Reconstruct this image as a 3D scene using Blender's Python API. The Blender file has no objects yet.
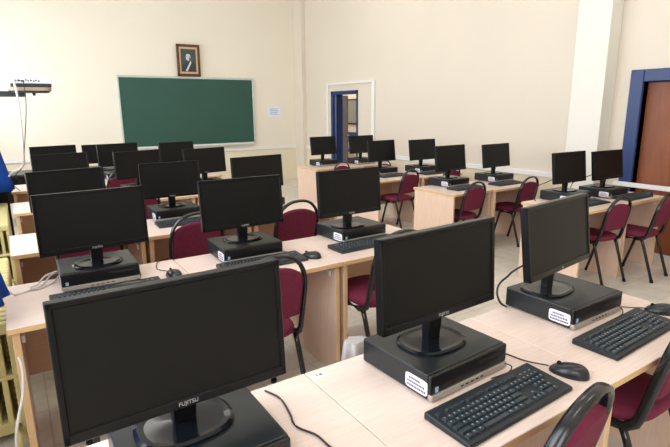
import bpy, bmesh, math, random
from mathutils import Vector, Matrix
random.seed(7)
SC = bpy.context.scene
COL = SC.collection
PI = math.pi
F = 0.66            # desk top height above the floor

# ------------------------------------------------------------------ materials
def srgb(r, g, b):
    def c(v):
        v /= 255.0
        return v / 12.92 if v <= 0.04045 else ((v + 0.055) / 1.055) ** 2.4
    return (c(r), c(g), c(b), 1.0)

def mat(name, col, rough=0.5, metal=0.0, var=0.04, scale=8.0, bump=0.0, bscale=200.0, spec=0.5, stretch=None, coat=0.0):
    m = bpy.data.materials.new(name); m.use_nodes = True
    nt = m.node_tree; b = nt.nodes['Principled BSDF']
    tc = nt.nodes.new('ShaderNodeTexCoord'); mp = nt.nodes.new('ShaderNodeMapping')
    nt.links.new(tc.outputs['Object'], mp.inputs['Vector'])
    if stretch: mp.inputs['Scale'].default_value = stretch
    n = nt.nodes.new('ShaderNodeTexNoise'); n.inputs['Scale'].default_value = scale; n.inputs['Detail'].default_value = 4
    nt.links.new(mp.outputs['Vector'], n.inputs['Vector'])
    r = nt.nodes.new('ShaderNodeValToRGB')
    r.color_ramp.elements[0].position = 0.3; r.color_ramp.elements[1].position = 0.7
    r.color_ramp.elements[0].color = tuple(max(0, c * (1 - var)) for c in col[:3]) + (1,)
    r.color_ramp.elements[1].color = tuple(min(1, c * (1 + var)) for c in col[:3]) + (1,)
    nt.links.new(n.outputs['Fac'], r.inputs['Fac']); nt.links.new(r.outputs['Color'], b.inputs['Base Color'])
    b.inputs['Roughness'].default_value = rough; b.inputs['Metallic'].default_value = metal
    b.inputs['Specular IOR Level'].default_value = spec
    if coat: b.inputs['Coat Weight'].default_value = coat; b.inputs['Coat Roughness'].default_value = 0.08
    if bump:
        n2 = nt.nodes.new('ShaderNodeTexNoise'); n2.inputs['Scale'].default_value = bscale
        nt.links.new(tc.outputs['Object'], n2.inputs['Vector'])
        bp = nt.nodes.new('ShaderNodeBump'); bp.inputs['Strength'].default_value = bump; bp.inputs['Distance'].default_value = 0.002
        nt.links.new(n2.outputs['Fac'], bp.inputs['Height']); nt.links.new(bp.outputs['Normal'], b.inputs['Normal'])
    return m

def tile_mat(name, c1, c2, grout, size=0.33, rough=0.35):
    m = mat(name, c1, rough)
    nt = m.node_tree; b = nt.nodes['Principled BSDF']
    tc = nt.nodes.new('ShaderNodeTexCoord')
    br = nt.nodes.new('ShaderNodeTexBrick'); br.offset = 0.0
    br.inputs['Scale'].default_value = 1.0; br.inputs['Brick Width'].default_value = size; br.inputs['Row Height'].default_value = size
    br.inputs['Mortar Size'].default_value = 0.004
    br.inputs['Color1'].default_value = c1; br.inputs['Color2'].default_value = c2; br.inputs['Mortar'].default_value = grout
    nt.links.new(tc.outputs['Object'], br.inputs['Vector'])
    n = nt.nodes.new('ShaderNodeTexNoise'); n.inputs['Scale'].default_value = 9; n.inputs['Detail'].default_value = 6
    nt.links.new(tc.outputs['Object'], n.inputs['Vector'])
    rp = nt.nodes.new('ShaderNodeValToRGB'); rp.color_ramp.elements[0].position = 0.35; rp.color_ramp.elements[1].position = 0.7
    rp.color_ramp.elements[0].color = (0.84, 0.83, 0.81, 1); rp.color_ramp.elements[1].color = (1, 1, 1, 1)
    nt.links.new(n.outputs['Fac'], rp.inputs['Fac'])
    mx = nt.nodes.new('ShaderNodeMixRGB'); mx.blend_type = 'MULTIPLY'; mx.inputs['Fac'].default_value = 1
    nt.links.new(br.outputs['Color'], mx.inputs[1]); nt.links.new(rp.outputs['Color'], mx.inputs[2])
    nt.links.new(mx.outputs['Color'], b.inputs['Base Color'])
    return m

def emit_mat(name, col, s):
    m = bpy.data.materials.new(name); m.use_nodes = True
    b = m.node_tree.nodes['Principled BSDF']
    b.inputs['Base Color'].default_value = col; b.inputs['Emission Color'].default_value = col; b.inputs['Emission Strength'].default_value = s
    return m

M = {}
M['wall'] = mat('cream_wall_paint', srgb(235, 228, 213), 0.6, var=0.015, scale=1.5, bump=0.05, bscale=60)
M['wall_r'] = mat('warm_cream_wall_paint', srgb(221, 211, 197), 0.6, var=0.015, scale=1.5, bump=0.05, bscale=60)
M['dado'] = mat('cream_dado_paint', srgb(232, 221, 198), 0.45, var=0.02, scale=2)
M['pillar'] = mat('white_wall_paint', srgb(229, 227, 219), 0.6, var=0.012, scale=2)
M['ceil'] = mat('ceiling_paint', srgb(238, 236, 230), 0.8, var=0.01)
M['floor'] = tile_mat('floor_tiles', srgb(226, 220, 211), srgb(221, 215, 206), srgb(202, 195, 186))
M['trim'] = mat('white_trunking', srgb(233, 233, 232), 0.4, var=0.01)
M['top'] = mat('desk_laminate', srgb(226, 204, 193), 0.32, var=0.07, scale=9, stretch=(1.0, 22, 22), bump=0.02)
M['side'] = mat('desk_panel_laminate', srgb(227, 198, 178), 0.42, var=0.06, scale=6, stretch=(16, 16, 1.2))  # desk laminate made tanner, some inner-face shade put into the colour
M['edge'] = mat('desk_edge_band', srgb(214, 176, 128), 0.45, var=0.06, scale=9)
M['mod'] = mat('desk_modesty_shaded', srgb(200, 164, 134), 0.45, var=0.05, scale=6, stretch=(1.2, 16, 16))  # same desk laminate darkened, shade under the top put into the colour
M['brk'] = mat('white_bracket', srgb(228, 226, 222), 0.4)
M['bezel'] = mat('monitor_bezel_black', srgb(13, 14, 17), 0.28, var=0.03, spec=0.25)
M['screen'] = mat('monitor_screen_black', srgb(17, 17, 17), 0.45, var=0.02, spec=0.22)
M['foot'] = mat('monitor_foot_gloss', srgb(16, 20, 25), 0.12, var=0.03, spec=0.3)
M['tower'] = mat('tower_black_metal', srgb(22, 28, 31), 0.36, var=0.05, bump=0.05, bscale=500, spec=0.5)
M['towerf'] = mat('tower_front_black', srgb(16, 17, 19), 0.32, var=0.03)
M['silver'] = mat('tower_silver_strip', srgb(176, 168, 160), 0.38, metal=0.55, var=0.03)
M['label'] = mat('white_label', srgb(236, 232, 240), 0.5, var=0.01)
M['ink'] = mat('label_ink', srgb(70, 66, 110), 0.6)
M['badge'] = mat('pale_blue_badge', srgb(150, 185, 212), 0.4)
M['grey'] = mat('logo_grey', srgb(170, 172, 176), 0.4)
M['kb'] = mat('keyboard_black', srgb(26, 33, 39), 0.5, var=0.04, bump=0.03, bscale=600)
M['key'] = mat('keycap_lit_black', srgb(46, 55, 62), 0.4, var=0.05)  # keys lightened, case darkened: lit tops and dark gaps put into colour
M['legend'] = mat('key_legend', srgb(150, 158, 162), 0.5)
M['mouse'] = mat('mouse_black', srgb(30, 33, 37), 0.28, var=0.03, spec=0.5)
M['cord'] = mat('black_cord', srgb(28, 27, 30), 0.5)
M['wcord'] = mat('white_cord', srgb(214, 208, 204), 0.5)
M['tube'] = mat('chair_black_tube', srgb(24, 25, 28), 0.22, var=0.03, spec=0.55)
M['fab'] = mat('burgundy_fabric', srgb(112, 40, 64), 0.85, var=0.14, scale=60, bump=0.25, bscale=500, spec=0.2)
M['rub'] = mat('black_rubber', srgb(18, 18, 18), 0.8)
M['chalk'] = mat('green_chalkboard', srgb(38, 80, 70), 0.5, var=0.06, scale=1.6)
M['alu'] = mat('aluminium_frame', srgb(196, 204, 200), 0.4, metal=0.4)
M['blue'] = mat('blue_door_paint', srgb(27, 52, 106), 0.35, var=0.04)
M['brown'] = mat('brown_door_veneer', srgb(132, 74, 42), 0.45, var=0.16, scale=4, stretch=(4, 4, 0.8))
M['dbrown'] = mat('brown_door_edge', srgb(150, 88, 48), 0.5, var=0.08)
M['cur'] = mat('blue_curtain_cloth', srgb(24, 70, 160), 0.75, var=0.1, scale=14, spec=0.2)
M['rad'] = mat('radiator_cream_enamel', srgb(208, 198, 140), 0.4, var=0.05, scale=5)
M['frame'] = mat('picture_frame_wood', srgb(88, 52, 30), 0.4, var=0.15, scale=30)
M['mount'] = mat('picture_mount', srgb(206, 176, 138), 0.6)
M['pbg'] = mat('picture_backdrop', srgb(66, 74, 76), 0.6, var=0.1)
M['pface'] = mat('picture_face_tone', srgb(205, 208, 210), 0.6)
M['pdark'] = mat('picture_dark_tone', srgb(50, 57, 66), 0.6)
M['pwhite'] = mat('white_projector_case', srgb(228, 232, 236), 0.35)
M['dark'] = mat('dark_grey_metal', srgb(40, 44, 48), 0.45)
M['tan'] = mat('tan_plastic', srgb(160, 140, 118), 0.5)
M['paper'] = mat('notice_paper', srgb(226, 230, 242), 0.6)
M['ptext'] = mat('notice_ink', srgb(168, 184, 220), 0.6)
M['black'] = mat('black_cloth', srgb(16, 17, 19), 0.8, var=0.1)
M['tdesk'] = mat('dark_desk_laminate', srgb(44, 44, 48), 0.45)
M['lamp'] = emit_mat('added_tube_lamp', (1, 0.97, 0.92, 1), 2.0)  # glow of the added ceiling lights
M['winf'] = mat('window_frame_white', srgb(235, 235, 232), 0.4)
M['bag'] = mat('pale_plastic_bag', srgb(188, 184, 184), 0.35, var=0.04)
b = M['bag'].node_tree.nodes['Principled BSDF']; b.inputs['Transmission Weight'].default_value = 0.25

# ------------------------------------------------------------------ mesh helpers
def box(bm, x0, x1, y0, y1, z0, z1, bev=0.0, seg=2, mi=0):
    r = bmesh.ops.create_cube(bm, size=1.0)
    vs = r['verts']
    for v in vs:
        v.co = Vector(((x0 + x1) / 2 + v.co.x * (x1 - x0), (y0 + y1) / 2 + v.co.y * (y1 - y0), (z0 + z1) / 2 + v.co.z * (z1 - z0)))
    fs = set(f for v in vs for f in v.link_faces)
    for f in fs: f.material_index = mi
    if bev > 0:
        es = list(set(e for v in vs for e in v.link_edges))
        bmesh.ops.bevel(bm, geom=es, offset=bev, segments=seg, affect='EDGES', profile=0.5)

def tube(bm, pts, ra, rb=None, n=10, up=Vector((0, 1, 0)), cap=True, closed=False):
    """oval tube along pts: ra along 'up'-ish direction, rb across"""
    rb = rb or ra
    P = [Vector(p) for p in pts]; rings = []
    L = len(P)
    for i in range(L):
        if closed: t = P[(i + 1) % L] - P[i - 1]
        else: t = P[min(i + 1, L - 1)] - P[max(i - 1, 0)]
        t.normalize()
        u = up - t * up.dot(t)
        if u.length < 1e-3: u = Vector((1, 0, 0)) - t * t.x
        if u.length < 1e-3: u = Vector((0, 0, 1)) - t * t.z
        u.normalize(); w = t.cross(u)
        rings.append([bm.verts.new(P[i] + u * (ra * math.cos(2 * PI * k / n)) + w * (rb * math.sin(2 * PI * k / n))) for k in range(n)])
    for i in range(L if closed else L - 1):
        A = rings[i]; B = rings[(i + 1) % L]
        for k in range(n):
            f = bm.faces.new((A[k], A[(k + 1) % n], B[(k + 1) % n], B[k])); f.smooth = True
    if cap and not closed:
        bm.faces.new(rings[0][::-1]); bm.faces.new(rings[-1])

def prism(bm, outline, d0, d1, axis='y', mi=0):
    """outline of (a,b); extruded along axis from d0 to d1. axis y: (x,z); axis z: (x,y); axis x: (y,z)"""
    def P(a, b, d):
        return {'y': (a, d, b), 'z': (a, b, d), 'x': (d, a, b)}[axis]
    A = [bm.verts.new(P(a, b, d0)) for a, b in outline]; B = [bm.verts.new(P(a, b, d1)) for a, b in outline]
    n = len(A); fs = []
    fs.append(bm.faces.new(A)); fs.append(bm.faces.new(B[::-1]))
    for k in range(n): fs.append(bm.faces.new((A[k], B[k], B[(k + 1) % n], A[(k + 1) % n])))
    for f in fs: f.material_index = mi
    return A + B

def superellipse(a, b, n=32, p=2.0):
    o = []
    for k in range(n):
        t = 2 * PI * k / n; c, s = math.cos(t), math.sin(t)
        o.append((a * math.copysign(abs(c) ** (2 / p), c), b * math.copysign(abs(s) ** (2 / p), s)))
    return o

def smooth_path(pts, n=8):
    P = [Vector(p) for p in pts]; out = []
    for i in range(len(P) - 1):
        p0 = P[max(i - 1, 0)]; p1 = P[i]; p2 = P[i + 1]; p3 = P[min(i + 2, len(P) - 1)]
        for k in range(n):
            t = k / n
            out.append(0.5 * ((2 * p1) + (-p0 + p2) * t + (2 * p0 - 5 * p1 + 4 * p2 - p3) * t * t + (-p0 + 3 * p1 - 3 * p2 + p3) * t ** 3))
    out.append(P[-1]); return out

def mesh_of(name, bm, mats, smooth=False):
    bmesh.ops.recalc_face_normals(bm, faces=bm.faces[:])
    me = bpy.data.meshes.new(name); bm.to_mesh(me); bm.free()
    for m in (mats if isinstance(mats, (list, tuple)) else [mats]): me.materials.append(m)
    if smooth:
        for p in me.polygons: p.use_smooth = True
    return me

def obj(name, bm, mats, parent=None, loc=None, rot=None, smooth=False, label=None):
    o = bpy.data.objects.new(name, mesh_of(name, bm, mats, smooth)); COL.objects.link(o)
    if parent: o.parent = parent
    if loc: o.location = loc
    if rot: o.rotation_euler = rot
    if label: o['label'] = label
    return o

def tag(o, label, cat, group=None):
    o['label'] = label; o['category'] = cat
    if group: o['group'] = group
    return o

def thing(name, label, cat, loc=(0, 0, 0), rz=0.0, group=None, scale=None):
    o = bpy.data.objects.new(name, None); COL.objects.link(o)
    o.location = loc; o.rotation_euler = (0, 0, rz); o.empty_display_size = 0.05
    if scale: o.scale = scale
    return tag(o, label, cat, group)

def struct(name, bm, mats, **k):
    o = obj(name, bm, mats, **k); o['kind'] = 'structure'; return o

def kids(o): return [c for c in bpy.data.objects if c.parent == o]

def dup(root, label, loc, rz=0.0, scale=None, group=None):
    def cp(o, parent):
        c = o.copy(); COL.objects.link(c)
        if parent: c.parent = parent
        for ch in kids(o): cp(ch, c)
        return c
    r = cp(root, None); r.location = loc; r.rotation_euler = (0, 0, rz); r['label'] = label
    if scale: r.scale = scale
    if group: r['group'] = group
    return r

class Proto:
    """first call moves the built thing, later calls copy it with its parts"""
    def __init__(s, root): s.root = root; s.used = False
    def put(s, label, loc, rz=0.0, scale=None):
        if not s.used:
            s.used = True; r = s.root; r.location = loc; r.rotation_euler = (0, 0, rz); r['label'] = label
            if scale: r.scale = scale
            else: r.scale = (1, 1, 1)
            return r
        return dup(s.root, label, loc, rz, scale or (1, 1, 1))

def textmesh(s, size, depth=0.0004):
    c = bpy.data.curves.new('txt', 'FONT'); c.body = s; c.size = size; c.extrude = depth; c.align_x = 'CENTER'; c.align_y = 'CENTER'
    o = bpy.data.objects.new('txt', c); COL.objects.link(o)
    dg = bpy.context.evaluated_depsgraph_get(); me = bpy.data.meshes.new_from_object(o.evaluated_get(dg))
    bpy.data.objects.remove(o); bpy.data.curves.remove(c)
    me.materials.clear(); return me

def textobj(name, s, size, m, parent, loc, rot, label=None):
    me = textmesh(s, size); me.materials.append(m)
    o = bpy.data.objects.new(name, me); COL.objects.link(o); o.parent = parent; o.location = loc; o.rotation_euler = rot
    if label: o['label'] = label
    return o

# ------------------------------------------------------------------ room
XW, YW, XL, YB, H = 5.25, 9.45, -0.62, -2.6, 4.15
def wall_with_holes_x(name, x0, x1, y0, y1, z0, z1, holes, mats):
    bm = bmesh.new(); holes = sorted(holes); y = y0
    for (a, b2, c, d) in holes:
        if a > y: box(bm, x0, x1, y, a, z0, z1)
        if c > z0: box(bm, x0, x1, a, b2, z0, c)
        if d < z1: box(bm, x0, x1, a, b2, d, z1)
        y = b2
    if y < y1: box(bm, x0, x1, y, y1, z0, z1)
    return struct(name, bm, mats)

bm = bmesh.new(); box(bm, XL - 0.3, XW + 2.6, YB - 0.2, YW + 4.2, -0.1, 0); struct('floor', bm, M['floor'])
bm = bmesh.new(); box(bm, XL - 0.3, XW + 2.6, YB - 0.2, YW + 4.2, H, H + 0.1); struct('ceiling', bm, M['ceil'])
RAIL = 0.652
bm = bmesh.new(); box(bm, XL - 0.3, XW + 0.2, YW, YW + 0.2, RAIL, H); struct('wall_front', bm, M['wall'])
bm = bmesh.new(); box(bm, XL - 0.3, XW + 0.2, YW - 0.004, YW + 0.2, 0, RAIL); struct('wall_front_dado', bm, M['dado'])
bm = bmesh.new(); box(bm, XL - 0.3, XW + 0.2, YB - 0.2, YB, 0, H); struct('wall_back', bm, M['wall'])
D1 = (7.30, 8.16); D1T = 1.772
D2 = (1.25, 2.545); D2T = 1.685
wall_with_holes_x('wall_right', XW, XW + 0.2, YB, YW, RAIL, H, [(D2[0], D2[1], RAIL, D2T), (D1[0], D1[1], RAIL, D1T)], M['wall_r'])
wall_with_holes_x('wall_right_dado', XW - 0.004, XW + 0.2, YB, YW, 0, RAIL, [(D2[0], D2[1], 0, RAIL), (D1[0], D1[1], 0, RAIL)], M['dado'])
WIN = [(-1.9, -0.1, 0.85, 3.1), (0.6, 2.4, 0.85, 3.1), (3.1, 4.9, 0.85, 3.1), (5.5, 7.0, 0.85, 3.1), (7.5, 9.0, 0.85, 3.1)]
wall_with_holes_x('wall_left', XL - 0.2, XL, YB, YW, 0, H, WIN, M['wall'])
for i, (a, b2, c, d) in enumerate(WIN):
    bm = bmesh.new()
    for s0, s1, t0, t1 in ((a, b2, c, c + .06), (a, b2, d - .06, d), (a, a + .06, c, d), (b2 - .06, b2, c, d), ((a + b2) / 2 - .03, (a + b2) / 2 + .03, c, d), (a, b2, 2.3, 2.36)):
        box(bm, XL - 0.13, XL - 0.07, s0, s1, t0, t1)
    struct('window_%d' % (i + 1), bm, M['winf'])
# pillar on the right wall and the corner column
bm = bmesh.new(); box(bm, 5.05, XW, 2.83, 3.18, 0, H, 0.004, 1); struct('wall_right_pillar', bm, M['pillar'])
bm = bmesh.new(); box(bm, 5.16, XW, 9.12, YW, 0, H, 0.004, 1); struct('wall_right_column', bm, M['wall_r'])
# white rail around the walls
bm = bmesh.new(); box(bm, XL, 5.16, YW - 0.03, YW - 0.004, RAIL, RAIL + 0.062, 0.004, 1); struct('trim_1', bm, M['trim'])
bm = bmesh.new(); box(bm, XW - 0.03, XW - 0.004, 8.4, 9.12, RAIL, RAIL + 0.062, 0.004, 1); box(bm, XW - 0.03, XW - 0.004, 3.18, 6.83, RAIL, RAIL + 0.062, 0.004, 1); struct('trim_2', bm, M['trim'])
# white trunking outlining the bay with the far door
bm = bmesh.new(); box(bm, XW - 0.035, XW, 8.24, 8.30, 0.2, 1.90, 0.004, 1); box(bm, XW - 0.035, XW, 6.80, 6.88, RAIL, 1.885, 0.004, 1)
box(bm, XW - 0.035, XW, 6.80, 8.30, 1.885, 1.92, 0.004, 1); struct('trim_3', bm, M['trim'])

# far door: blue frame, leaf swung into the corridor
bm = bmesh.new()
box(bm, XW - 0.02, XW + 0.21, D1[1] - 0.07, D1[1], 0, D1T, 0.004, 1); box(bm, XW - 0.02, XW + 0.21, D1[0], D1[0] + 0.035, 0, D1T, 0.004, 1)
box(bm, XW - 0.02, XW + 0.21, D1[0], D1[1], D1T - 0.06, D1T, 0.004, 1)
d1 = struct('door_1', bm, M['blue'])
lf = dict(loc=(XW + 0.03, D1[1] - 0.09, 0), rot=(0, 0, math.radians(39)))
bm = bmesh.new(); box(bm, 0, 0.72, -0.02, 0.02, 0.01, D1T - 0.065, 0.003, 1); obj('leaf', bm, M['blue'], d1, label='blue door leaf swung open', **lf)
bm = bmesh.new(); box(bm, 0.72, 0.76, -0.024, 0.024, 0.01, D1T - 0.065, 0.003, 1); obj('leaf_edge', bm, M['dbrown'], d1, label='brown leaf edge', **lf)
bm = bmesh.new(); tube(bm, [(0.66, -0.07, 0.93), (0.55, -0.07, 0.93)], 0.009); tube(bm, [(0.66, -0.02, 0.93), (0.66, -0.07, 0.93)], 0.009); obj('door_handle', bm, M['alu'], d1, **lf)
# near door: blue frame round a brown leaf
bm = bmesh.new()
box(bm, XW - 0.03, XW + 0.18, D2[1], D2[1] + 0.125, 0, D2T + 0.115, 0.006, 1); box(bm, XW - 0.03, XW + 0.18, D2[0] - 0.125, D2[0], 0, D2T + 0.115, 0.006, 1)
box(bm, XW - 0.03, XW + 0.18, D2[0], D2[1], D2T, D2T + 0.115, 0.006, 1)
d2 = struct('door_2', bm, M['blue'])
bm = bmesh.new(); box(bm, XW + 0.07, XW + 0.12, D2[0] + 0.003, D2[1] - 0.003, 0.01, D2T - 0.003, 0.002, 1); obj('leaf', bm, M['brown'], d2, label='brown veneered leaf')
bm = bmesh.new(); tube(bm, [(XW + 0.07, 1.36, 0.95), (XW + 0.02, 1.36, 0.95), (XW + 0.02, 1.48, 0.95)], 0.009); obj('door_handle', bm, M['alu'], d2)
# corridor behind the far door
bm = bmesh.new(); box(bm, XW + 2.4, XW + 2.5, 4.5, YW + 4.0, 0, H); box(bm, XW + 0.2, XW + 2.5, 4.4, 4.5, 0, H); box(bm, XW, XW + 0.2, YW, YW + 4.0, 0, H); box(bm, XW + 0.2, XW + 2.5, YW + 3.9, YW + 4.0, 0, H)
struct('wall_corridor', bm, M['wall_r'])
t = thing('notice_board', 'grey wall board in the corridor, seen through the open blue door', 'board', (XW + 2.4, 10.75, 1.2))
bm = bmesh.new(); box(bm, -0.03, 0, -0.42, 0.42, -0.15, 0.5); obj('frame', bm, M['dark'], t)
bm = bmesh.new(); box(bm, -0.036, -0.03, -0.38, 0.38, -0.11, 0.46); obj('panel', bm, mat('grey_board', srgb(126, 128, 122), 0.5), t)
t = thing('corridor_bench', 'blue bench in the corridor behind the open blue door', 'bench', (XW + 2.1, 10.7, 0))
bm = bmesh.new(); box(bm, -0.22, 0.2, -0.7, 0.7, 0.40, 0.45, 0.01); obj('seat', bm, M['blue'], t)
bm = bmesh.new(); box(bm, 0.16, 0.2, -0.7, 0.7, 0.60, 0.86, 0.01); obj('backrest', bm, M['blue'], t)
for sx in (-.18, .18):
    for sy in (-.62, .62):
        bm = bmesh.new(); box(bm, sx - .02, sx + .02, sy - .02, sy + .02, 0, .61 if sx > 0 else .41); obj('leg', bm, M['alu'], t)

# trunking board across the brown door
t = bmesh.new(); box(t, XW - 0.07, XW - 0.03, 1.1, 2.70, 0.662, 0.706, 0.003, 1)
tag(obj('cable_trunking', t, M['trim']), 'white cable trunking running across the foot of the brown door panel', 'trunking')

# ------------------------------------------------------------------ things on the front wall
t = thing('chalkboard', 'long green chalkboard on the front wall', 'chalkboard', (2.96, YW, 0.80))
bm = bmesh.new(); box(bm, -1.235, 1.235, -0.03, -0.008, 0.02, 1.22); obj('writing_surface', bm, M['chalk'], t)
for n, a in (('top_rail', (-1.26, 1.26, -0.045, -0.005, 1.215, 1.25)), ('bottom_rail', (-1.26, 1.26, -0.045, -0.005, -0.01, 0.022)), ('side_rail', (-1.26, -1.233, -0.045, -0.005, 0.0, 1.23)), ('side_rail', (1.233, 1.26, -0.045, -0.005, 0.0, 1.23))):
    bm = bmesh.new(); box(bm, *a, 0.004, 1); obj(n, bm, M['alu'], t)
bm = bmesh.new(); box(bm, -1.2, 1.2, -0.12, -0.04, -0.02, 0.0, 0.004, 1); box(bm, -1.2, 1.2, -0.12, -0.112, -0.01, 0.015); obj('chalk_tray', bm, M['trim'], t)

t = thing('framed_portrait', 'brown framed black and white portrait of a man above the chalkboard', 'picture', (2.955, YW - 0.03, 2.058), 0)
t.rotation_euler = (math.radians(2), 0, math.radians(0))
W2, H2 = 0.212, 0.555
bm = bmesh.new()
for a in ((-W2, W2, 0, .045), (-W2, W2, H2 - .045, H2), (-W2, -W2 + .045, 0, H2), (W2 - .045, W2, 0, H2)): box(bm, a[0], a[1], -0.03, 0.0, a[2], a[3], 0.006, 1)
obj('frame', bm, M['frame'], t)
bm = bmesh.new(); box(bm, -W2 + .04, W2 - .04, -0.014, -0.004, .04, H2 - .04); obj('mount', bm, M['mount'], t)
bm = bmesh.new(); box(bm, -W2 + .075, W2 - .075, -0.017, -0.013, .08, H2 - .08)
im = obj('print', bm, M['pbg'], t, label='monochrome print of a man in a dark suit')
bm = bmesh.new(); prism(bm, [(-.13, .085), (-.125, .19), (-.06, .245), (.0, .26), (.07, .235), (.125, .18), (.13, .085)], -0.0185, -0.0165); obj('suit', bm, M['pdark'], im)
bm = bmesh.new(); prism(bm, [(-.03, .085), (-.06, .10), (.0, .21), (.035, .275), (.05, .235), (.02, .18)], -0.0195, -0.018); obj('shirt', bm, M['pface'], im)
bm = bmesh.new(); prism(bm, [(x * 1 - .005, z + .335) for x, z in superellipse(.042, .062, 24, 2.2)], -0.0195, -0.018); obj('face', bm, M['pface'], im)
bm = bmesh.new(); prism(bm, [(-.050, .345), (-.052, .39), (-.03, .415), (.02, .418), (.045, .39), (.042, .35), (.03, .385), (-.02, .392), (-.042, .375)], -0.0205, -0.019); obj('hair', bm, M['pdark'], im)
bm = bmesh.new()
for a in ((-.036, -.014, .348, .353), (.006, .028, .348, .353), (-.032, -.018, .338, .343), (.009, .023, .338, .343), (-.016, .006, .297, .302), (-.008, -.002, .315, .335), (.012, .03, .285, .33)): box(bm, a[0], a[1], -0.0205, -0.019, a[2], a[3])
obj('features', bm, M['pbg'], im)

t = thing('wall_notice', 'small pale paper notice on the wall right of the chalkboard', 'notice', (4.67, YW, 1.41))
bm = bmesh.new(); box(bm, -.155, .155, -.006, 0, -.11, .11); obj('sheet', bm, M['paper'], t)
bm = bmesh.new()
for k in range(4): box(bm, -.09, .09 - .02 * (k % 2), -.007, -.0055, -.06 + k * .034, -.044 + k * .034)
obj('print', bm, M['ptext'], t, label='faint blue printed lines')

# ------------------------------------------------------------------ projector on its arm from the left wall
t = thing('wall_bracket', 'dark wall arm with tan shelf holding the projector, from left edge', 'bracket', (0, 5.0, 0))
bm = bmesh.new(); box(bm, XL, 0.18, -0.03, 0.03, 1.575, 1.62, 0.004, 1); obj('arm', bm, M['dark'], t)
bm = bmesh.new(); prism(bm, [(x + .215, y) for x, y in superellipse(.155, .13, 32, 5)], 1.622, 1.65, 'z'); obj('shelf', bm, M['tan'], t)
bm = bmesh.new(); prism(bm, [(x + .215, y) for x, y in superellipse(.14, .115, 32, 5)], 1.608, 1.622, 'z'); obj('shelf_base', bm, M['dark'], t)
bm = bmesh.new(); tube(bm, [(.24, 0, 1.61), (.24, 0, 1.585)], .012); obj('screw', bm, M['dark'], t)
bm = bmesh.new(); box(bm, XL, XL + .02, -.1, .1, 1.5, 1.7); obj('wall_plate', bm, M['dark'], t)
t = thing('projector', 'white projector on the dark wall arm beside the chalkboard', 'projector', (0.225, 5.0, 1.65))
bm = bmesh.new(); box(bm, -.15, .15, -.125, .125, .028, .082, .01, 2); obj('case', bm, M['pwhite'], t)
bm = bmesh.new(); box(bm, -.145, .145, -.12, .12, 0.0, .028, .006, 1); obj('base', bm, M['dark'], t)
bm = bmesh.new()
for x, w_, z in ((-.115, .02, .05), (-.085, .016, .05), (-.06, .022, .046), (-.035, .008, .055), (-.02, .008, .05), (0.0, .012, .052), (.02, .008, .047), (.035, .01, .052), (.055, .012, .047)):
    box(bm, x - w_ / 2, x + w_ / 2, -.1275, -.124, z - .006, z + .008)
obj('sockets', bm, M['dark'], t)
bm = bmesh.new(); tube(bm, [(.06, .12, .045), (.06, .15, .045)], .03, n=16); obj('lens', bm, M['bezel'], t)
bm = bmesh.new(); tube(bm, smooth_path([(.11, 4.868, 1.70), (.105, 4.83, 1.68), (.115, 4.82, 1.55), (.105, 4.9, 1.2), (.09, 5.3, 0.98), (.0, 5.55, 0.9), (-.03, 5.6, 0.86)]), .009, n=6)
tag(obj('projector_cable', bm, M['wcord']), 'white cable hanging from the projector towards the blue curtain', 'cable', None)
bm = bmesh.new(); tube(bm, smooth_path([(.165, 4.868, 1.70), (.17, 4.83, 1.67), (.165, 4.84, 1.5), (.12, 4.93, 1.2), (.088, 5.3, 0.98), (.02, 5.5, 0.87), (.05, 5.6, 0.80), (.0, 5.7, .76), (.04, 5.75, .7)]), .0035, n=6)
tag(obj('projector_cable', bm, M['cord']), 'thin dark cable hanging beside the white projector cable', 'cable', None)

# ------------------------------------------------------------------ left wall: curtains and radiators
def curtain(label, x, y, z0, z1, r0, r1):
    bm = bmesh.new(); n = 72; rows = 22; R = []
    for j in range(rows):
        t = j / (rows - 1); z = z0 + (z1 - z0) * t
        rr = r1 + (r0 - r1) * max(0, 1 - t * 2.2) ** 1.4
        ring = []
        for k in range(n):
            a = 2 * PI * k / n
            q = rr * (1 + 0.10 * math.sin(9 * a + 0.8 * math.sin(3 * a)))
            ring.append(bm.verts.new((q * math.cos(a), q * 0.9 * math.sin(a), z)))
        R.append(ring)
    for j in range(rows - 1):
        for k in range(n):
            bm.faces.new((R[j][k], R[j][(k + 1) % n], R[j + 1][(k + 1) % n], R[j + 1][k])).smooth = True
    bm.faces.new(R[0][::-1]); bm.faces.new(R[-1])
    return tag(obj('window_curtain', bm, M['cur'], loc=(x, y, 0)), label, 'curtain', 'blue curtains at the left windows')
curtain('blue curtain hanging at far left below the projector arm', -.27, 5.85, .70, 2.9, .255, .11)
curtain('corner of nearer blue curtain above the near radiator at left edge', -.325, 2.25, .745, 2.9, .236, .10)

def make_radiator(nsec):
    t = thing('radiator', 'x', 'radiator', (0, 0, 0), 0, 'cream radiators under the left windows')
    for i in range(nsec):
        bm = bmesh.new(); y = i * 0.06
        for x in (-.112, -.067, -.022, .022, .067, .112): box(bm, x - .0115, x + .0115, y - .02, y + .02, .06, .54, .005, 2)
        for z0, z1 in ((.04, .10), (.30, .325), (.515, .565)): box(bm, -.125, .125, y - .026, y + .026, z0, z1, .011, 2)
        if i == 0 or i == nsec - 1:
            for x in (-.1, .1): box(bm, x - .02, x + .02, y - .02, y + .02, 0, .08)
        obj('section', bm, M['rad'], t, smooth=False)
    bm = bmesh.new(); tube(bm, [(.09, -.03, .08), (.09, -.12, .08), (.09, -.12, 0.0)], .013); obj('pipe', bm, M['rad'], t)
    return t
r = Proto(make_radiator(20))
r.put('cream cast iron radiator nearest the camera, at bottom left', (-.215, 2.47, 0))
r.put('cream cast iron radiator farther along, beside the third desk row', (-.205, 4.75, 0))
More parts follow.
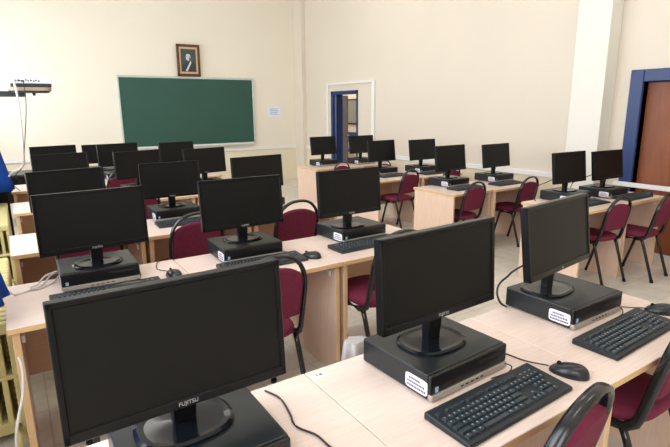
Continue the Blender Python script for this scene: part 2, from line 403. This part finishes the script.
t = thing('storage_box', 'black box under the far blue curtain at left edge', 'box', (-.235, 6.27, 0))
bm = bmesh.new(); box(bm, -.2, .17, -.15, .2, 0, .72, .02, 2); obj('body', bm, M['black'], t)
bm = bmesh.new(); box(bm, -.21, .18, -.16, .21, .72, .76, .015, 2); obj('lid', bm, M['black'], t)

# ------------------------------------------------------------------ desks
def panel_edge(bm):
    bm.normal_update()
    for f in bm.faces:
        if abs(f.normal.y) > 0.9: f.material_index = 1
def make_desk(name, w, dep, h, label, cat='desk', group='computer desks in rows', mats=None):
    """origin: front left corner on the floor"""
    mt = mats or (M['top'], M['side'], M['edge'], M['mod'])
    t = thing(name, label, cat, (0, 0, 0), 0, group)
    bm = bmesh.new(); box(bm, 0.001, w - 0.001, 0, dep, h - .025, h, .002, 1)
    bm.normal_update()
    for f in bm.faces:
        if abs(f.normal.z) < .5: f.material_index = 1
    obj('desktop', bm, [mt[0], mt[2]], t)
    for x in (.014, w - .014 - .025):
        bm = bmesh.new(); box(bm, x, x + .025, .018, dep - .01, .0, h - .025, .0015, 1); panel_edge(bm)
        s = obj('side_panel', bm, [mt[1], mt[2]], t)
        bm = bmesh.new(); xx = x + .025 if x < .1 else x - .022
        box(bm, xx + .002, xx + .014, .05, .068, h - .085, h - .055, .002, 1); box(bm, xx + .004, xx + .014, .05, .28, h - .068, h - .060, .002, 1)
        obj('tray_bracket', bm, M['brk'], s, label='white plastic bracket')
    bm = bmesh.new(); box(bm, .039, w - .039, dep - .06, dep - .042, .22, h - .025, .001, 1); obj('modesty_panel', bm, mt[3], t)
    return t

ROWN = {1: 'front row nearest the camera', 2: 'second row from the camera', 3: 'third row from the camera', 4: 'fourth row from the camera', 5: 'row closest to the chalkboard'}
SEATN = {'L': 'window side of the', 'C': 'middle of the', 'R': 'aisle side of the'}
def where(k): return SEATN[k[1]] + ' ' + ROWN[int(k[0])]
RROW = {'A': 'right-hand row beside the brown door', 'C': 'second right-hand row from brown door', 'E': 'third right-hand row from brown door', 'G': 'right-hand row beside open blue door'}
RW = {}
for a, b2 in ('AB', 'CD', 'EF', 'GH'):
    RW['R' + a] = 'aisle end of ' + RROW[a]; RW['R' + b2] = 'wall end of ' + RROW[a]
# the right-hand rows stand a little lower and farther out
RS = {'A': 1.0, 'B': 1.0, 'C': 1.03, 'D': 1.03, 'E': 1.065, 'F': 1.065, 'G': 1.09, 'H': 1.09}
CAMZ = 0.7966 + F
def rfix(k): return RS[k[1]] if k[0] == 'R' else 1.0
def deskz(k): return CAMZ - 0.7966 * rfix(k)
def wh(k): return RW[k] if k[0] == 'R' else where(k)

DW = .745
ROWY = {1: .662, 2: 2.105, 3: 3.26, 4: 4.66, 5: 5.96}
DEP = .56
std = Proto(make_desk('computer_desk', DW, DEP, F, 'x'))
for r_ in (1, 2, 3, 4, 5):
    for c, s in enumerate('LCR'):
        y = ROWY[r_]; rz = 0
        if r_ == 2 and s == 'L': y = 2.115
        std.put('pale wood computer desk, ' + where('%d%s' % (r_, s)), ((-.097 if (r_, s) == (2, 'L') else -.07 if r_ < 4 else -.035) + c * DW, y, 0), rz, (.771 / DW, 1, 1) if (r_, s) == (2, 'L') else None)
RB_DESK = {'RA': (3.645, 2.085, .665), 'RB': (4.312, 2.085, .605), 'RC': (3.44, 3.235, .54), 'RD': (3.982, 3.205, .67), 'RE': (3.40, 4.33, .645), 'RF': (4.047, 4.30, .64), 'RG': (3.425, 5.70, .62), 'RH': (4.047, 5.68, .64)}
for k, (x, y, w) in RB_DESK.items():
    q = rfix(k); std.put('pale wood computer desk, ' + wh(k), (x * q, y * q, 0), 0, (w * q / DW, 1.02 * q, deskz(k) / F))
td = make_desk('teacher_desk', 1.5, .6, F, 'dark teacher desk between the last desk row and the front wall', 'desk', None, (M['tdesk'], M['tdesk'], M['tdesk'], M['tdesk']))
td.location = (-.2, 7.55, 0)

# ------------------------------------------------------------------ towers
TW, TD, TH = .338, .295, .082
def make_tower():
    """origin: front left bottom corner"""
    t = thing('desktop_computer', 'x', 'computer', (0, 0, 0), 0, 'desktop computers under the monitors')
    bm = bmesh.new(); box(bm, 0, TW, .012, TD, .004, TH, .005, 2); obj('case', bm, M['tower'], t)
    bm = bmesh.new(); box(bm, .001, TW - .001, 0, .014, .022, TH - .001, .005, 2); fr = obj('front_panel', bm, M['towerf'], t)
    bm = bmesh.new(); box(bm, .018, .030, -.0012, .001, .027, .043)
    obj('badge', bm, M['badge'], fr, label='small pale blue badge')
    bm = bmesh.new(); box(bm, .20, .325, -.001, .001, TH - .03, TH - .018); obj('disc_slot', bm, M['rub'], fr)
    bm = bmesh.new(); box(bm, .002, TW - .002, -.005, .014, .004, .0225, .003, 2); st = obj('front_strip', bm, M['silver'], t, label='silver strip along the foot')
    bm = bmesh.new(); tube(bm, [(.035 + .0065 * math.cos(a), -.0055, .0133 + .0065 * math.sin(a)) for a in [2 * PI * i / 20 for i in range(20)]], .0006, n=4, closed=True); obj('logo_ring', bm, M['grey'], st)
    textobj('logo', 'hp', .010, M['grey'], st, (.035, -.0053, .0133), (PI / 2, 0, 0))
    for x in (.12, .142, .164, .186, .208):
        bm = bmesh.new(); box(bm, x, x + .012, -.0058, -.004, .011, .0155); obj('port', bm, M['rub'], st)
    bm = bmesh.new(); prism(bm, [(y + .055, z + .036) for y, z in superellipse(.043, .0225, 40, 7)], -.0012, .001, 'x'); lb = obj('sticker', bm, M['label'], t, label='white inventory sticker')
    bm = bmesh.new(); rnd = random.Random(3)
    for row, (y0, y1) in enumerate(((.038, .083), (.023, .09), (.019, .093))):
        y = y0
        while y < y1:
            ww = rnd.choice((.003, .004, .005)); box(bm, -.0016, -.0011, y, y + ww, .043 - row * .0115, .043 - row * .0115 + .0065); y += ww + .0016
    obj('print', bm, M['ink'], lb, label='three rows of small dark lettering')
    for x in (.03, TW - .03):
        for y in (.03, TD - .03):
            bm = bmesh.new(); tube(bm, [(x, y, 0), (x, y, .006)], .012); obj('foot', bm, M['rub'], t)
    return t
tower = Proto(make_tower())
# ------------------------------------------------------------------ monitors
MW, MH, MB = .48, .277, .078
def make_monitor(name, wide=True, MW=MW, MH=MH, MB=MB, tdeg=None):
    """origin: base centre on the surface it stands on, screen faces -y"""
    t = thing(name, 'x', 'monitor', (0, 0, 0), 0, 'flat screen monitors on the desktop computers')
    tilt = Matrix.Rotation(math.radians(-(tdeg if tdeg is not None else 4.0 if wide else 7.0)), 4, 'X')
    org = Vector((0, -.03, MB + MH * .5))
    def place(o): o.matrix_parent_inverse = Matrix(); o.location = org; o.rotation_euler = tilt.to_euler(); return o
    w, h = MW / 2, MH / 2; bz = .013; bb = .022
    bm = bmesh.new()
    box(bm, -w, w, 0, .022, -h, h, .003, 2)
    box(bm, -w * .86, w * .86, .018, .045, -h * .8, h * .8, .012, 2)
    case = place(obj('housing', bm, M['bezel'], t))
    bm = bmesh.new()
    box(bm, -w, w, -.008, .004, h - bz, h, .002, 1); box(bm, -w, w, -.008, .004, -h, -h + bb, .002, 1)
    box(bm, -w, -w + bz, -.008, .004, -h, h, .002, 1); box(bm, w - bz, w, -.008, .004, -h, h, .002, 1)
    bez = place(obj('bezel', bm, M['bezel'], t))
    bm = bmesh.new(); box(bm, -w + bz - .002, w - bz + .002, -.004, 0.002, -h + bb - .002, h - bz + .002); place(obj('screen', bm, M['screen'], t))
    if wide:
        textobj('logo', 'FUJITSU', .013, M['grey'], bez, (0, -.0085, -h + bb * .5), (PI / 2, 0, 0))
    else:
        lg = textobj('logo', 'hp', .013, M['grey'], bez, (0, -.0085, -h + bb * .5), (PI / 2, 0, 0))
    # neck
    bm = bmesh.new(); nw = .026 if wide else .022
    vs = prism(bm, [(-.012, .006), (-.014, .06), (-.012, .20), (.014, .20), (.018, .06), (.02, .006)], -nw, nw, 'x')
    bmesh.ops.bevel(bm, geom=bm.edges[:], offset=.004, segments=1, affect='EDGES')
    obj('neck', bm, M['bezel'], t)
    # foot: rounded plate with a raised glossy dish
    bm = bmesh.new(); o1 = superellipse(.112, .088, 40, 2.6)
    lo = [bm.verts.new((x, y, 0)) for x, y in o1]; mi = [bm.verts.new((x, y, .006)) for x, y in o1]
    tp = [bm.verts.new((x * .93, y * .91, .010)) for x, y in o1]; dn = [bm.verts.new((x * .80, y * .76, .008)) for x, y in o1]; cn = [bm.verts.new((x * .25, y * .25, .016)) for x, y in o1]
    n = len(o1)
    for A, B in ((lo, mi), (mi, tp), (tp, dn), (dn, cn)):
        for k in range(n): bm.faces.new((A[k], A[(k + 1) % n], B[(k + 1) % n], B[k])).smooth = A is dn
    bm.faces.new(lo[::-1]); bm.faces.new(cn)
    obj('foot', bm, M['foot'], t)
    return t
mon = Proto(make_monitor('computer_monitor', True))
monb = Proto(make_monitor('computer_monitor', False))
own = {'1L': Proto(make_monitor('computer_monitor', True, .493, .294, .069, 3.6)), '1C': Proto(make_monitor('computer_monitor', True, .482, .276, .096, 3.7)), '1R': Proto(make_monitor('computer_monitor', False, .488, .275, .092, 7.5))}
#  x, y, yaw(deg), width, height
MON = {'1L': (.262, 1.055, 0.9, .491, .294), '1C': (1.036, 1.043, 2.2, .485, .276), '1R': (1.745, 1.120, 7.1, .492, .272),
 '2L': (.288, 2.547, 3.5, .474, .271), '2C': (1.045, 2.568, -1.5, .474, .278), '2R': (1.716, 2.496, .5, .457, .278),
 '3L': (.298, 3.787, 9, .476, .28), '3C': (.996, 3.821, -2.6, .441, .28), '3R': (1.696, 3.802, 8, .478, .279),
 '4L': (.373, 5.111, 12, .466, .28), '4C': (1.034, 5.121, 14, .468, .26), '4R': (1.685, 5.09, 12, .476, .279),
 '5L': (.411, 6.398, 13, .471, .28), '5C': (1.078, 6.394, 11, .472, .28), '5R': (1.762, 6.376, 15, .478, .28),
 'RA': (4.026, 2.504, -1.8, .435, .27), 'RB': (4.506, 2.437, -2.3, .438, .262), 'RC': (3.832, 3.71, 2.3, .437, .27), 'RD': (4.493, 3.665, 1.6, .437, .262),
 'RE': (3.863, 4.899, 4.1, .437, .274), 'RF': (4.396, 4.736, .9, .435, .261), 'RG': (3.786, 6.137, 3.4, .435, .263), 'RH': (4.368, 6.011, 2.3, .439, .253)}
TOW = {'1L': (.108, .872, 0), '1C': (.883, .885, 2.6), '1R': (1.632, .932, .5), '2L': (.118, 2.440, -1.3), '2C': (.872, 2.405, -1.6), '2R': (1.613, 2.393, 1.9), '3C': (.83, 3.66, -1)}
ZT = {'2L': .439, '2C': .433, '2R': .439, '3L': .416, '3C': .418, '3R': .425, '4L': .427, '4C': .418, '4R': .413, '5L': .422, '5C': .419, '5R': .408, 'RA': .42, 'RB': .412, 'RC': .419, 'RD': .407, 'RE': .412, 'RF': .411, 'RG': .411, 'RH': .41}
for k, (x, y, yaw, w, h) in MON.items():
    q = rfix(k); fz = deskz(k)
    p = own.get(k) or (monb if k[0] == 'R' else mon)
    lbl = ('black monitor turned aside, ' if k == '1R' else 'black wide monitor, ' if k[0] != 'R' else 'smaller black monitor, ') + wh(k)
    p.put(lbl, (x * q, y * q, fz + TH * q), math.radians(yaw), None if k in own else (w / MW * q, q, (ZT[k] - TH) / (MB + MH) * q))
    if k in TOW: tx, ty, ta = TOW[k]
    else:
        sc = .9 if k[0] == 'R' else 1
        tx, ty, ta = x - .155 * sc, y - .15, 0
    tower.put('flat black desktop computer under monitor, ' + wh(k), (tx * q, ty * q, fz), math.radians(ta), (.9 * q, q, q) if k[0] == 'R' else None)
mon.put('black monitor on the dark teacher desk, half hidden behind other screens', (1.06, 7.75, F), math.radians(6), (.9, 1, .95))

# ------------------------------------------------------------------ keyboards
KW, KD = .462, .155
def kb_base(t):
    bm = bmesh.new()
    vs = prism(bm, [(0, 0), (0, .010), (.006, .013), (KD - .006, .022), (KD, .02), (KD, 0)], 0, KW, 'x')
    bmesh.ops.bevel(bm, geom=[e for e in bm.edges], offset=.003, segments=1, affect='EDGES')
    obj('case', bm, M['kb'], t)
U = .0187
def kz(y): return .013 + (y - .006) * (.009 / (KD - .012))
def key_layout():
    rows = []
    x0 = .012
    def run(y, d, seq):
        x = x0
        for s in seq:
            if s < 0: x += -s * U
            else: rows.append((x, y, s * U, d)); x += s * U
    ys = [.014 + i * U for i in range(5)]
    run(ys[0], U, [1.25, 1.25, 1.25, 5.5, 1.25, 1.25, 1.25, 2 - .0, -.25, 1, 1, 1, -.25, 2, 1])
    run(ys[1], U, [2.25] + [1] * 10 + [2.75, -1.25, 1, -1.25, 1, 1, 1])
    run(ys[2], U, [1.75] + [1] * 11 + [2.25, -3.5, 1, 1, 1])
    run(ys[3], U, [1.5] + [1] * 12 + [1.5, -.25, 1, 1, 1, -.25, 1, 1, 1, 1])
    run(ys[4], U, [1] * 13 + [2, -.25, 1, 1, 1, -.25, 1, 1, 1, 1])
    run(ys[4] + U * 1.35, U * .8, [1, -1, 1, 1, 1, 1, -.5, 1, 1, 1, 1, -.5, 1, 1, 1, 1, -.25, 1, 1, 1])
    return rows
def keycap(bm, x, y, w, d):
    g = .0016; a = .0024; z = kz(y + d / 2)
    lo = [(x + g, y + g), (x + w - g, y + g), (x + w - g, y + d - g), (x + g, y + d - g)]
    hi = [(x + g + a, y + g + a), (x + w - g - a, y + g + a), (x + w - g - a, y + d - g - a * .6), (x + g + a, y + d - g - a * .6)]
    A = [bm.verts.new((p[0], p[1], z - .002)) for p in lo]; B = [bm.verts.new((p[0], p[1], z + .0068)) for p in hi]
    bm.faces.new(B)
    if w < .03 and d > .016:
        lx, ly = x + w * .36, y + d * .52
        q = [bm.verts.new((lx + dx, ly + dy, z + .0071)) for dx, dy in ((0, 0), (.0042, 0), (.0042, .0042), (0, .0042))]
        bm.faces.new(q).material_index = 1
    for k in range(4): bm.faces.new((A[k], A[(k + 1) % 4], B[(k + 1) % 4], B[k]))
def make_keyboard(single):
    t = thing('keyboard', 'x', 'keyboard', (0, 0, 0), 0, 'black keyboards on the desks')
    kb_base(t)
    L = key_layout()
    if single:
        for q in L[:100]:
            bm = bmesh.new(); keycap(bm, *q); obj('key', bm, [M['key'], M['legend']], t)
        rest = L[100:]
        if rest:
            bm = bmesh.new()
            for q in rest: keycap(bm, *q)
            o = obj('spare_keys', bm, [M['key'], M['legend']], t); o['kind'] = 'stuff'
    else:
        for n, f in (('letter_keys', lambda q: q[0] < .30), ('navigation_keys', lambda q: .30 <= q[0] < .368), ('number_keys', lambda q: q[0] >= .368)):
            bm = bmesh.new()
            for q in L:
                if f(q): keycap(bm, *q)
            obj(n, bm, [M['key'], M['legend']], t)
    bm = bmesh.new()
    for i in range(3): box(bm, KW - .085 + i * .022, KW - .075 + i * .022, KD - .034, KD - .032, kz(KD - .03), kz(KD - .03) + .0006)
    obj('indicator_lights', bm, M['grey'], t)
    return t
kb1 = Proto(make_keyboard(True)); kb2 = Proto(make_keyboard(False))
KBS = {'1C': (.826, .690, 2.0), '1R': (1.543, .722, 2.2), '2L': (.06, 2.225, -1), '2C': (.815, 2.24, -1.5), '2R': (1.492, 2.222, 1), '3C': (.80, 3.455, -2), 'RA': (3.80, 2.19, 0), 'RB': (4.40, 2.13, 0), 'RC': (3.62, 3.36, 1), 'RD': (4.19, 3.32, 1), 'RE': (3.63, 4.52, 2), 'RF': (4.2, 4.42, 0)}
for k, (x, y, a) in KBS.items():
    (kb1 if k in ('1C', '1R') else kb2).put('black keyboard in front of the computer, ' + wh(k), (x * rfix(k), y * rfix(k), deskz(k)), math.radians(a), (.88 * rfix(k), rfix(k), 1) if k[0] == 'R' else (.965, 1, 1) if k == '1C' else None)

# ------------------------------------------------------------------ mice
def make_mouse():
    """origin centre on desk; nose (cord) towards +y"""
    t = thing('computer_mouse', 'x', 'mouse', (0, 0, 0), 0, 'black computer mice on the desks')
    bm = bmesh.new(); nj, nk = 10, 24; R = []
    for j in range(nj):
        ph = j / (nj - 1) * PI / 2; cz = math.sin(ph); cr = math.cos(ph) ** .65 if j < nj - 1 else .02
        ring = []
        for k in range(nk):
            a = 2 * PI * k / nk; x, y = math.cos(a), math.sin(a)
            wy = .033 * (1 - .12 * y); hz = .034 * (1 - .25 * (y * cr + .1))
            ring.append(bm.verts.new((wy * cr * math.copysign(abs(x) ** .85, x), .058 * cr * y, .001 + hz * cz)))
        R.append(ring)
    for j in range(nj - 1):
        for k in range(nk): bm.faces.new((R[j][k], R[j][(k + 1) % nk], R[j + 1][(k + 1) % nk], R[j + 1][k])).smooth = True
    bm.faces.new(R[0][::-1]); bm.faces.new(R[-1])
    obj('body', bm, M['mouse'], t)
    bm = bmesh.new(); tube(bm, [(-.003, .030, .029), (.003, .030, .029)], .007, n=14); obj('scroll_wheel', bm, M['rub'], t)
    bm = bmesh.new(); tube(bm, [(0, .055, .012), (0, .04, .022), (0, .018, .0325)], .0008, n=4); obj('button_seam', bm, M['rub'], t)
    return t
mouse = Proto(make_mouse())
MICE = {'1C': (1.345, .765, 25), '1R': (2.075, .837, 40), '2L': (.60, 2.385, 10), '2C': (1.318, 2.27, 35), 'RB': (4.865, 2.22, 10)}
CORDS = {'1C': [(1.32, .818), (1.30, .89), (1.28, .985), (1.235, 1.05)], '1R': [(2.04, .88), (2.0, .95), (1.98, 1.0), (1.95, 1.05)], '2L': [(.59, 2.442), (.56, 2.53), (.575, 2.62), (.60, 2.675)], '2C': [(1.285, 2.318), (1.26, 2.41), (1.235, 2.48), (1.218, 2.5)], 'RB': [(4.855, 2.278), (4.83, 2.33), (4.78, 2.37)]}
for k, (x, y, a) in MICE.items():
    m_ = mouse.put('black mouse beside the keyboard, ' + wh(k), (x, y, F), math.radians(a))
for k, pts in CORDS.items():
    m_ = [o for o in bpy.data.objects if o.get('category') == 'mouse' and o['label'].endswith(wh(k))][0]
    bm = bmesh.new(); inv = Matrix.Translation(Vector(MICE[k][:2] + (F,))) @ Matrix.Rotation(math.radians(MICE[k][2]), 4, 'Z'); inv.invert()
    P = [inv @ Vector((px, py, F + (.012 if i == 0 else .003))) for i, (px, py) in enumerate(pts)]
    tube(bm, smooth_path(P, 6), .0022, n=6); obj('cord', bm, M['cord'], m_)

# ------------------------------------------------------------------ chairs
def make_chair():
    """origin: floor under the seat centre, facing +y"""
    t = thing('stacking_chair', 'x', 'chair', (0, 0, 0), 0, 'burgundy chairs at the desks')
    hw = .170
    # seat
    bm = bmesh.new(); o1 = superellipse(.18, .20, 36, 4.0); o1 = [(x * (1 + .04 * y / .2), y) for x, y in o1]
    lv = [(.42, .93), (.412, .90)]
    prof = [(.415, .94), (.425, 1.0), (.445, 1.0), (.458, .96), (.466, .85), (.470, .6)]
    R = [[bm.verts.new((x * s, y * s + .01, z)) for x, y in o1] for z, s in prof]
    for A, B in zip(R, R[1:]):
        for k in range(36): bm.faces.new((A[k], A[(k + 1) % 36], B[(k + 1) % 36], B[k])).smooth = True
    bm.faces.new(R[0][::-1]); bm.faces.new(R[-1]); obj('seat', bm, M['fab'], t)
    # back hoop: oval tube, runs along the seat, bends up and arches over
    def yb(z): return -.195 - (z - .50) * .22
    pts = [(-hw, .165, .405), (-hw, 0, .402), (-hw, -.10, .402), (-hw, -.145, .410), (-hw, -.175, .435), (-hw, -.188, .47)]
    zc = .66
    for z in (.52, .58, .64): pts.append((-hw, yb(z), z))
    n = 18
    for i in range(n + 1):
        a = PI - PI * i / n; z = zc + .185 * math.sin(a) ** .9; pts.append((hw * math.copysign(abs(math.cos(a)) ** .85, math.cos(a)), yb(z), z))
    m2 = [(-p[0], p[1], p[2]) for p in pts[:9]][::-1]
    pts = pts + m2
    bm = bmesh.new(); tube(bm, pts, .0175, .010, n=10, up=Vector((0, 1, .0))); obj('back_frame', bm, M['tube'], t)
    # padded back
    bm = bmesh.new(); out = []
    w = .154
    for x in (-w, w): out.append((x, .47))
    top = []
    for i in range(15):
        a = PI * i / 14; top.append((w * math.cos(a), .70 + .085 * math.sin(a) ** .8 + (0)))
    ol = [(-w * .97, .535), (-w * .6, .525), (w * .6, .525), (w * .97, .535)] + [(w, .60)] + top + [(-w, .60)]
    A = [bm.verts.new((x, yb(z) - .012, z)) for x, z in ol]; B = [bm.verts.new((x, yb(z) + .014, z)) for x, z in ol]
    k_ = .9
    A2 = [bm.verts.new((x * k_, yb(z) - .02, .66 + (z - .66) * k_)) for x, z in ol]; B2 = [bm.verts.new((x * k_, yb(z) + .024, .66 + (z - .66) * k_)) for x, z in ol]
    nn = len(ol)
    for P_, Q in ((A2, A), (A, B), (B, B2)):
        for k in range(nn): bm.faces.new((P_[k], P_[(k + 1) % nn], Q[(k + 1) % nn], Q[k])).smooth = True
    bm.faces.new(A2); bm.faces.new(B2[::-1])
    obj('backrest', bm, M['fab'], t)
    for sx in (-1, 1):
        for fr in (0, 1):
            bm = bmesh.new()
            if fr: p = [(sx * .166, .02, .402), (sx * .166, .04, .36), (sx * .170, .14, .008)]
            else: p = [(sx * .166, -.135, .405), (sx * .166, -.155, .36), (sx * .170, -.275, .008)]
            tube(bm, p, .0138, .0138, n=10, up=Vector((1, 0, 0))); lg = obj('leg', bm, M['tube'], t)
            e = p[-1]; bm = bmesh.new(); tube(bm, [(e[0], e[1], 0), (e[0], e[1] - .003 * (1 if fr else -1), .022)], .0168, n=10, up=Vector((1, 0, 0))); obj('rubber_foot', bm, M['rub'], lg)
    bm = bmesh.new(); tube(bm, [(-.17, .1, .405), (.17, .1, .405)], .009); obj('stretcher', bm, M['tube'], t)
    bm = bmesh.new(); tube(bm, [(-.17, -.1, .405), (.17, -.1, .405)], .009); obj('stretcher', bm, M['tube'], t)
    return t
chair = Proto(make_chair())
# hoop-top x, y, yaw, scale
CH = {'1C': (.998, .505, 8.5, 1), '1R': (1.775, .575, 0, 1), '2L': (.30, 1.83, 0, 1), '2C': (.885, 1.83, 0, 1), '2R': (1.64, 1.87, 0, 1), '3L': (.31, 2.95, 0, 1), '3C': (.91, 2.93, 0, 1), '3R': (1.615, 2.93, 0, 1), '4C': (.84, 4.2, 0, 1), '5C': (.99, 5.62, 0, 1),
 'RA': (4.10, 2.035, -6, .87), 'RB': (4.54, 1.88, 3, .88), 'RC': (3.77, 3.25, 0, .885), 'RD': (4.57, 3.22, 0, .875), 'RE': (3.95, 4.40, 6, .88), 'RF': (4.64, 4.4, 0, .88), 'RG': (4.01, 5.95, 0, .83), 'RH': (4.79, 5.95, 0, .8)}
for k, (x, y, a, s) in CH.items():
    ra = math.radians(a); off = .275 * s
    loc = (x - math.sin(ra) * off, y + math.cos(ra) * off, 0)
    chair.put('burgundy chair with black tube frame, ' + wh(k), loc, ra, (s * .97, s, s))

# ------------------------------------------------------------------ loose cables and small things
def cable(name, label, pts, r, m, cat='cable', group=None):
    bm = bmesh.new(); tube(bm, smooth_path(pts, 7), r, n=6); return tag(obj(name, bm, m), label, cat, group)
z = F + .004
cable('power_cable', 'thin black cable snaking over the desk right of the nearest monitor', [(.53, 1.195, z), (.548, 1.135, z), (.538, 1.06, z), (.525, 1.0, z), (.55, .94, z), (.555, .88, z), (.575, .83, z), (.58, .78, z)], .0028, M['cord'])
cable('network_cable', 'white cable trailing left from the second row desktop computer to the radiator', [(.165, 2.69, F + .02), (.10, 2.66, F + .03), (.05, 2.60, z), (0, 2.55, z), (-.06, 2.52, z), (-.10, 2.5, .70), (-.14, 2.48, .6)], .004, M['wcord'])
cable('network_cable', 'white cable looping at back edge of the second row window desk', [(.16, 2.67, F + .035), (.12, 2.64, F + .045), (.07, 2.65, F + .03), (.03, 2.60, z + .004), (.0, 2.57, z + .006), (.03, 2.545, z), (.09, 2.6, z), (.13, 2.65, z + .02)], .004, M['wcord'])
cable('heating_cable', 'white cable hanging in front of the near radiator', [(-.07, 2.10, .55), (-.065, 2.08, .50), (-.075, 2.05, .42), (-.095, 2.02, .36), (-.115, 2.0, .28), (-.13, 2.0, .1), (-.15, 2.02, .01)], .006, M['wcord'])
cable('monitor_cable', 'black monitor cable with thick plug behind the turned aside monitor', [(1.73, 1.18, F + .19), (1.70, 1.245, F + .135), (1.675, 1.262, F + .105), (1.645, 1.265, F + .09), (1.612, 1.255, F + .075), (1.593, 1.24, F + .05), (1.595, 1.222, F + .02), (1.612, 1.205, F + .006)], .0045, M['cord'])
cable('power_cable', 'black power cable behind the monitor nearest the brown door', [(4.03, 2.56, F + .2), (3.93, 2.62, F + .15), (3.82, 2.63, F + .12), (3.78, 2.63, F + .03), (3.76, 2.6, z)], .004, M['cord'])
cable('power_cable', 'black power cable behind the wall side monitor in front of pillar', [(4.5, 2.5, F + .2), (4.42, 2.6, F + .14), (4.34, 2.63, F + .10), (4.30, 2.62, F + .02), (4.27, 2.6, z)], .004, M['cord'])
cable('keyboard_cable', 'short black cable between middle desktop computer and its keyboard, front row', [(1.19, .882, F + .03), (1.205, .868, F + .022), (1.19, .868, F + .006), (1.12, .873, F + .006)], .002, M['cord'])
cable('keyboard_cable', 'short black cable from the turned aside monitor computer to its keyboard', [(1.93, .945, F + .03), (1.95, .93, F + .022), (1.935, .91, F + .006), (1.88, .90, F + .006)], .002, M['cord'])
cable('keyboard_cable', 'black cable beside the second row window computer, reaching forward', [(.47, 2.70, F + .03), (.485, 2.64, z), (.475, 2.55, z), (.46, 2.46, z), (.43, 2.40, z)], .003, M['cord'])
for i, (dx, lb) in enumerate(((0, 'grey cable coil on fourth row desk behind the third row screens'), (.045, 'pale cable coil on fourth row desk beside the grey one'))):
    cable('data_cable', lb, [(.52 + dx, 4.75, z), (.56 + dx, 4.72, F + .10), (.60 + dx, 4.78, F + .14), (.585 + dx, 4.82, F + .05), (.55 + dx, 4.80, F + .09), (.53 + dx, 4.84, F + .13), (.56 + dx, 4.9, z)], .008, M['alu'] if i else M['wcord'])

t = thing('desk_number_sticker', 'white number sticker on back corner of the front row middle desk', 'sticker', (.715, 1.19, F), math.radians(2))
bm = bmesh.new(); box(bm, -.034, .018, -.018, .014, 0, .0008); obj('sheet', bm, M['label'], t)
textobj('number', '14', .024, M['rub'], t, (-.008, -.002, .001), (0, 0, math.radians(-12)))

# plastic bag standing on the floor behind the middle front desk
bm = bmesh.new(); rnd = random.Random(5); R = []
for j in range(12):
    t_ = j / 11; zz = .005 + .57 * t_; rr = .12 * (1 - .62 * t_ ** 1.2)
    R.append([bm.verts.new((rr * (1 + .14 * math.sin(7 * a + 3 * t_) + .05 * rnd.random()) * math.cos(a), .7 * rr * (1 + .14 * math.cos(5 * a + 4 * t_)) * math.sin(a), zz)) for a in [2 * PI * k / 36 for k in range(36)]])
for A, B in zip(R, R[1:]):
    for k in range(36): bm.faces.new((A[k], A[(k + 1) % 36], B[(k + 1) % 36], B[k])).smooth = True
bm.faces.new(R[0][::-1]); bm.faces.new(R[-1])
tag(obj('plastic_bag', bm, M['bag'], loc=(1.04, 1.46, 0)), 'pale crumpled plastic bag on the floor behind the front middle computer', 'bag')

# ------------------------------------------------------------------ light
w = bpy.data.worlds.new('sky'); SC.world = w; w.use_nodes = True
bg = w.node_tree.nodes['Background']; bg.inputs['Color'].default_value = (0.82, 0.91, 1.0, 1); bg.inputs['Strength'].default_value = 2.0
def area(name, loc, rot, sx, sy, e, col):
    l = bpy.data.lights.new(name, 'AREA'); l.shape = 'RECTANGLE'; l.size = sx; l.size_y = sy; l.energy = e; l.color = col
    o = bpy.data.objects.new(name, l); COL.objects.link(o); o.location = loc; o.rotation_euler = rot; return o
for i, (a, b2, c, d) in enumerate(WIN):
    area('window_daylight', (XL - 0.25, (a + b2) / 2, (c + d) / 2), (0, -PI / 2, 0), d - c, b2 - a, 84 if i < 3 else (78 if i == 3 else 72), (0.92, 0.965, 1.0))
# assumed ceiling lamps, unseen, added to fill the room with light
lamp_i = 0
for x in (1.2, 3.8):
    for y in (0.5, 3.2, 6.2):
        t = thing('ceiling_fill_light', 'assumed tube ceiling light added above the desks, out of view', 'lamp', (x, y, H), 0, 'added tube lights on the ceiling')
        bm = bmesh.new(); box(bm, -.62, .62, -.1, .1, -.06, 0, .005, 1); obj('housing', bm, M['trim'], t)
        bm = bmesh.new(); box(bm, -.6, .6, -.08, .08, -.075, -.06, .004, 1); obj('diffuser', bm, M['lamp'], t)
        area('ceiling_fill_lamp', (x, y, H - .09), (0, 0, 0), 1.2, .2, 12, (1, .95, .88))
area('corridor_fill_light', (XW + 1.2, 10.2, H - .2), (0, 0, 0), 1.0, 1.0, 130, (1, .95, .85))  # added unseen light that brightens the corridor behind the open door

# ------------------------------------------------------------------ camera
cam = bpy.data.cameras.new('camera'); co = bpy.data.objects.new('camera', cam); COL.objects.link(co)
R_ = Vector((0.83736141, -0.54658108, -0.00866046)); U_ = Vector((0.13020708, 0.18404017, 0.9742563)); W_ = Vector((0.53091618, 0.81693228, -0.22527686))
co.matrix_world = Matrix(((R_.x, U_.x, -W_.x, 0), (R_.y, U_.y, -W_.y, 0), (R_.z, U_.z, -W_.z, 0.7966 + F), (0, 0, 0, 1)))
cam.sensor_width = 36; cam.lens = 26.684; cam.clip_start = 0.02
SC.camera = co
SC.view_settings.view_transform = 'Standard'; SC.view_settings.look = 'None'; SC.view_settings.gamma = 1; SC.view_settings.use_curve_mapping = False
SC.view_settings.exposure = -0.16
SC.cycles.max_bounces = 10; SC.cycles.diffuse_bounces = 6
